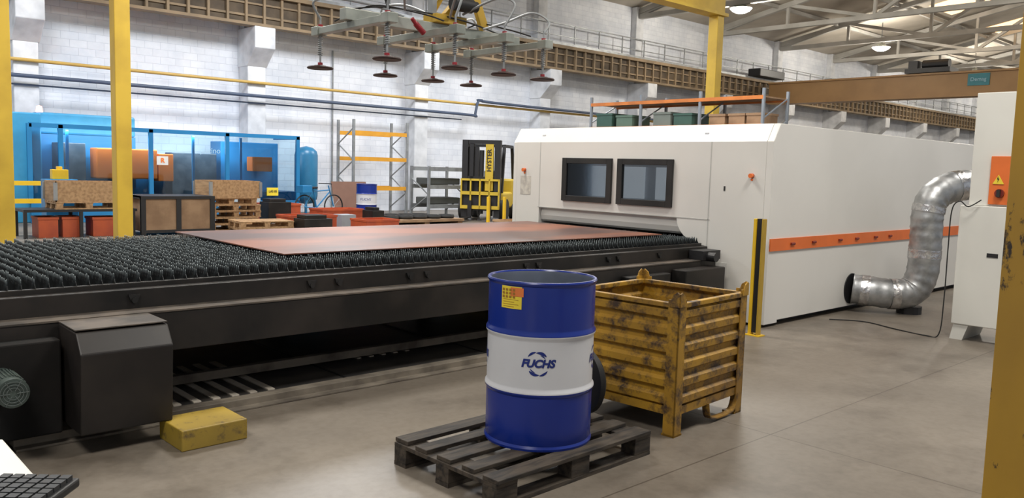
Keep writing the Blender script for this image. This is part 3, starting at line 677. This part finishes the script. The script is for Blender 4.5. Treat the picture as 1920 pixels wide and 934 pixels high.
for y in (10.7,10.2,9.75): bin_((16.4,y,2.70),.6,.40,.24,plyw,"small wooden crate on the racking shelf",group="crates on racking")
# ------------------------------------------------------------------ forklift
FR=rad(214);FL=(16.75,19.25,0)
fk=T("forklift",FL,"yellow and black forklift truck with raised mast","forklift",rot=FR)
fy=M("forklift_yellow",(.60,.42,.04),.45)
MB().box(-1.2,.5,-.62,.62,.35,.85).box(-1.3,-.7,-.64,.64,.35,1.25).out("chassis",fy,fk,False,bev=.06)
MB().box(-.65,-.25,-.3,.3,.85,1.05).box(-.69,-.6,-.28,.28,1.05,1.5).out("seat",blackm,fk,False,bev=.04)
MB().box(.25,.55,-.55,.55,.85,1.30).out("dashboard",fy,fk,False,bev=.03)
m=MB()
for y in (-.56,.56):
    m.beam((.45,y,.85),(.2,y,2.25),.09,.09).beam((-1.1,y,1.15),(-.8,y,2.25),.09,.09).beam((.2,y,2.25),(-.8,y,2.25),.09,.09)
for k in range(6): m.beam((.2-k*.2,-.56,2.26),(.2-k*.2,.56,2.26),.06,.06)
m.out("overhead_guard",blackm,fk,False)
m=MB()
for y in (-.50,.50): m.box(.62,.78,y-.09,y+.09,.1,2.4)
for y in (-.30,.30): m.box(.64,.76,y-.06,y+.06,.15,2.3)
m.box(.64,.76,-.5,.5,2.28,2.4).box(.64,.76,-.5,.5,1.2,1.32).box(.66,.70,-.45,-.1,.4,2.2);m.cyl((.7,0,.2),(.7,0,2.1),.07);m.out("mast",blackm,fk,False)
MB().box(.785,.80,.14,.38,.9,2.28).out("mast_plate",fy,fk,False)
Mf=Matrix.Translation(FL)@Matrix.Rotation(FR,4,'Z')
o_=Mf@Vector((.81,.26,1.80));rt=Mf.to_3x3()@Vector((0,1,0))
text("HYSTER",.19,screen,"mast_lettering",fk,plane(o_,(0,0,1),rt*-1),offset=.004)
m=MB();m.box(.8,.86,-.6,.6,.35,.45).box(.8,.86,-.6,.6,.77,.87)
for y in (-.58,-.29,0,.29,.58): m.box(.8,.86,y-.022,y+.022,.35,1.25)
m.box(.8,.86,-.6,.6,1.19,1.25);m.out("load_backrest",fy,fk,False)
MB().box(.62,.79,-.5,.5,.3,.8).out("carriage",blackm,fk,False)
for y in (-.3,.3): MB().box(.86,1.9,y-.06,y+.06,.08,.12).box(.86,.9,y-.06,y+.06,.08,.6).out("fork",blackm,fk,False)
for x,r in ((.35,.33),(-.95,.28)):
    for y in (-.62,.62): MB().cyl((x,y-.1,r),(x,y+.1,r),r,0,24).out("wheel",rubber,fk,False,sm=True)
MB().tube([( .05+.17*math.cos(a*math.pi/8),.17*math.sin(a*math.pi/8),1.2+.08*math.cos(a*math.pi/8)) for a in range(17)],.015,0,6).out("steering_wheel",blackm,fk,False)
for i,(x,y) in enumerate(((15.35,16.9),(14.85,17.0))):
    m=MB().cyl((0,0,0),(0,0,.8),.05,0,14);m.box(-.12,.12,-.12,.12,0,.015);o=m.out("bollard",yellsafe,None,sm=True);o.location=(x,y,0);o["label"]="yellow safety bollard near the forklift";o["category"]="bollard";o["group"]="safety bollards"
# ------------------------------------------------------------------ mid-ground clutter
tb=T("welded_table",(4.8,18.0,0),"black steel frame table carrying a pallet","table")
m=MB();m.box(3.8,5.85,17.6,18.4,.50,.55)
for x in (3.83,4.8,5.78):
    for y in (17.63,18.35): m.box(x-.03,x+.03,y-.03,y+.03,0,.5)
m.out("frame",blackm,tb)
def eurpal(loc,label,rot=0,group="light wooden pallets"):
    e=T("euro_pallet",loc,label,"pallet",rot=rot,group=group)
    for y in (-.35,-.18,0,.18,.35): MB().box(-.6,.6,y-.06,y+.06,.122,.144).out("deck_board",wood,e,False)
    for x in (-.53,0,.53):
        MB().box(x-.07,x+.07,-.4,.4,.1,.122).out("cross_board",wood,e,False)
        for y in (-.35,0,.35): MB().box(x-.06,x+.06,y-.05,y+.05,.022,.1).out("spacer_block",wood,e,False)
    for y in (-.35,0,.35): MB().box(-.6,.6,y-.05,y+.05,0,.022).out("bottom_board",wood,e,False)
    return e
def collar(loc,label,rot=0,h=.2,sx=1.2,sy=.8):
    e=T("pallet_collar",loc,label,"pallet collar",rot=rot,group="wooden pallet collars");t=.02
    for k in range(max(1,int(round(h/.2)))):
        z=k*.2;m=MB();m.box(-sx/2,sx/2,-sy/2,-sy/2+t,z,z+.195).box(-sx/2,sx/2,sy/2-t,sy/2,z,z+.195).box(-sx/2,-sx/2+t,-sy/2,sy/2,z,z+.195).box(sx/2-t,sx/2,-sy/2,sy/2,z,z+.195);m.out("board",wood,e,False)
    for x in (-sx/2,sx/2):
        for y in (-sy/2,sy/2):
            m=MB();m.box(x-.03,x+.03,y-.03,y+.03,.03,h-.03);m.out("hinge",greym,e,False)
    return e
p1=eurpal((4.95,18.0,.551),"light wooden pallet on black steel table")
collar((4.95,18.0,.696),"wooden pallet collar frame on a pallet",h=.4)
for x in (4.30,4.72): bin_((x-.05,18.0,0),.34,.5,.4,orange3,"orange plastic crate standing beneath the black table",group="orange crates under table")
bin_((5.3,18.0,0),.5,.5,.38,orange3,"orange plastic crate standing beneath the black table",group="orange crates under table")
sd=MB().box(-.3,.3,-.2,.2,0,1.1).out("machine_stand",bluem,None,bev=.01);sd.location=(4.75,18.9,0);sd["label"]="blue steel stand under a yellow case";sd["category"]="stand"
yw=MB().box(-.15,.15,-.1,.1,0,.2).box(-.05,.05,-.05,.05,.2,.26).out("tool_case",yellsafe,None,bev=.01);yw.location=(4.75,18.9,1.1);yw["label"]="small yellow case above the wooden crate";yw["category"]="case"
cr=T("shipping_crate",(6.65,18.0,0),"plywood crate with black edge frame","crate")
MB().box(-.72,.72,-.5,.5,.08,.78).out("panels",plyw,cr,False)
m=MB()
for x in (-.72,.72,0): m.box(x-.05,x+.05,-.53,-.49,.0,.8)
for z in (.05,.75): m.box(-.77,.77,-.535,-.49,z,z+.06)
for y in (-.5,.5): m.box(-.77,-.71,y-.04,y+.04,0,.8)
m.box(-.77,-.72,-.5,.5,.75,.81).box(-.77,.77,-.53,.53,.78,.81);m.out("edge_frame",blackm,cr,False)
zz=0
for k in range(5):
    dup(p1,(8.15+random.uniform(-.05,.05),18.5+random.uniform(-.05,.05),zz),rad(random.uniform(-4,4)),"light wooden pallet in a loose stack");zz+=.146
collar((8.14,18.45,zz),"wooden collar frame on top of pallet stack",rad(3),h=.4)
for q in range(2): dup(p1,(8.35,17.2,.0+q*.146),rad(-6),"light wooden pallet in a loose stack")
for (x,y,sx,h) in ((9.75,17.7,1.2,.36),(11.5,19.3,1.2,.40),(10.3,18.9,.7,.25),(11.0,16.7,.9,.3),(10.3,20.2,.9,.5)):
    bin_((x,y,0),sx,.7,h,orange3,"red orange metal parts bin on the floor",group="red orange parts bins",name="parts_bin")
bx=MB().box(-.2,.2,-.2,.2,0,.33).box(-.2,.2,-.01,.01,.33,.333,1).out("cardboard_box",[M("pale_card",(.32,.35,.39),.7),plyw],None);bx.location=(10.9,17.9,0);bx["label"]="pale cardboard box beside the red bins";bx["category"]="box"
for (x,y,sx,sy,h) in ((9.6,19.0,.6,.5,.6),(9.3,16.6,.7,.5,.35),(12.0,18.3,.35,.5,.4)):
    m=MB().box(-sx/2,sx/2,-sy/2,sy/2,.08,h).box(-sx/2+.05,sx/2-.12,-sy/2+.05,sy/2-.05,h,h+.08).box(-sx/2,-sx/2+.08,-sy/2,sy/2,0,.08).box(sx/2-.08,sx/2,-sy/2,sy/2,0,.08)
    o=m.out("scrap_box",dirty,None,bev=.01);o.location=(x,y,0);o["label"]="dark steel box of scrap parts on runners";o["category"]="metal box";o["group"]="dark scrap boxes"
for i in range(9):
    x=12.5+(i%5)*.47;y=18.25+(i//5)*.6
    o=MB().lathe([(.14,.0),(.21,.0),(.23,.05),(.21,.1),(.14,.1),(.12,.05),(.14,0)],n=20).out("rubber_ring",rubber,None,sm=True);o.location=(x,y,.153)
    o["label"]="dark rubber ring lying on a low wooden platform";o["category"]="ring";o["group"]="dark rings on platform"
pf=MB().box(12.22,14.75,17.9,19.2,.08,.15)
for x in (12.32,13.5,14.65): pf.box(x-.08,x+.08,17.95,19.15,0,.08)
o=pf.out("low_platform",plyw);o["label"]="low wooden platform holding dark rings";o["category"]="platform"
o=bin_((15.0,16.2,0),.8,.6,.22,wood,"shallow wooden tray near forklift",name="wooden_tray")
d2=drum("small_drum",(12.95,20.1,.15),"blue and white drum with blue lettering standing by bins",0)
text("FUCHS",.1,darkblue,"drum_lettering",d2,plane((12.95-.19,20.1-.24,.15+.45),(.733,-.68,0),(0,0,1)),shear=.2)
dup(p1,(12.95,20.1,0.0),0,"light wooden pallet beneath the drum")
o=MB().box(-.6,.6,-.01,.01,0,1.1).out("plywood_board",M("brown_board",(.18,.09,.06),.7),None);o.location=(13.3,21.3,.0);o.rotation_euler=(rad(-18),0,0);o["label"]="brown board leaning against the rack";o["category"]="board"
bk=T("bicycle",(11.9,20.9,0),"dark blue bicycle parked near tank","bicycle",rot=rad(10))
for x in (-.52,.52):
    w=MB();w.tube([(x+.33*math.cos(a*math.pi/14),0,.35+.33*math.sin(a*math.pi/14)) for a in range(29)],.02,0,6)
    for a in range(8): w.cyl((x,0,.35),(x+.33*math.cos(a*math.pi/4),0,.35+.33*math.sin(a*math.pi/4)),.003,1,4)
    w.out("wheel",[rubber,greym],bk,False,sm=True)
m=MB()
for a,b_ in (((-.52,0,.35),(-.1,0,.32)),((-.1,0,.32),(-.22,0,.85)),((-.22,0,.85),(-.52,0,.35)),((-.22,0,.78),(.35,0,.82)),((-.1,0,.32),(.35,0,.75)),((.52,0,.35),(.32,0,.95))): m.cyl(a,b_,.018,0,8)
m.out("frame",bluem,bk,False);
m=MB();m.tube([(.2,-.28,1.0),(.32,-.1,1.0),(.32,.1,1.0),(.2,.28,1.0)],.015,0,6);m.out("handlebar",blackm,bk,False)
MB().box(-.36,-.1,-.07,.07,.86,.92).out("saddle",blackm,bk,False,bev=.02)
MB().box(-.7,-.37,-.15,.15,.75,.95).out("carrier_crate",bluem,bk,False,bev=.01)
# ------------------------------------------------------------------ desk and keyboard
dk=T("control_desk",(0.0,1.6,0),"white control desk corner with black keyboard on it","desk")
MB().box(-.7,.405,1.2,2.13,.91,.95).box(.2,.40,1.2,1.80,.885,.91).out("desk_top",white2,dk,bev=.004)
MB().box(-.65,.3,1.25,2.05,0,.885).out("desk_body",white2,dk)
kb=T("keyboard",(.33,1.70,.952),"black computer keyboard on the white desk","keyboard",rot=rad(-42))
MB().box(-.07,.08,-.22,.10,0,.018).out("keyboard_body",keym,kb,False,bev=.004)
mk=MB()
for i in range(6):
    for j in range(13):
        mk.box(-.062+i*.023,-.062+i*.023+.018,-.212+j*.0235,-.212+j*.0235+.019,.018,.027)
mk.out("keycap",M("keycap",(.025,.027,.03),.5),kb,False,kind="stuff")
# ------------------------------------------------------------------ lights
def area(loc,size,power,col=(1,.96,.9),rot=(0,0,0)):
    l=D.lights.new("area",'AREA');l.shape='RECTANGLE';l.size=size[0];l.size_y=size[1];l.energy=power;l.color=col
    o=D.objects.new("area_light",l);COL.objects.link(o);o.location=loc;o.rotation_euler=rot
    return o
for x,y,pw in ((-2,1,400),(6,1,450),(14,1,380),(-2,9,400),(6,9,540),(14,9,450)): area((x,y,7.6),(2,2),pw,(1,.96,.89))
for x in (3,11,19): area((x,18,7.6),(2.5,2.5),720,(.95,.97,1))
area((7.5,21.66,2.2),(4.5,.15),90,(1,.98,.95),(rad(25),0,0))  # lamp added inside the blue cell to brighten its interior
for x in (29.6,43,56.4,70):
    for y in (18.7,8):
        l=D.lights.new("point",'POINT');l.energy=560;l.shadow_soft_size=.3;l.color=(1,.92,.80);o=D.objects.new("high_bay_light",l);COL.objects.link(o);o.location=(x,y,7.75)
w=D.worlds.new("w");bpy.context.scene.world=w;w.use_nodes=True
w.node_tree.nodes["Background"].inputs[0].default_value=(.9,.94,1,1);w.node_tree.nodes["Background"].inputs[1].default_value=.38
# ------------------------------------------------------------------ camera
f=1550;th=rad(47.14);pi_=rad(5.6);ro=rad(1.66)
F=Vector((math.cos(th)*math.cos(pi_),math.sin(th)*math.cos(pi_),-math.sin(pi_)))
R0=Vector((math.sin(th),-math.cos(th),0));U0=R0.cross(F)
R=math.cos(ro)*R0+math.sin(ro)*U0;U=-math.sin(ro)*R0+math.cos(ro)*U0
cd=D.cameras.new("camera");cd.sensor_width=36;cd.lens=f/1920*36;cd.clip_start=.05;cd.clip_end=300
co=D.objects.new("camera",cd);COL.objects.link(co)
B=-F
co.matrix_world=Matrix(((R.x,U.x,B.x,0),(R.y,U.y,B.y,0),(R.z,U.z,B.z,1.6),(0,0,0,1)))
sc=bpy.context.scene;sc.camera=co
sc.view_settings.view_transform='Standard'
sc.view_settings.look='None'
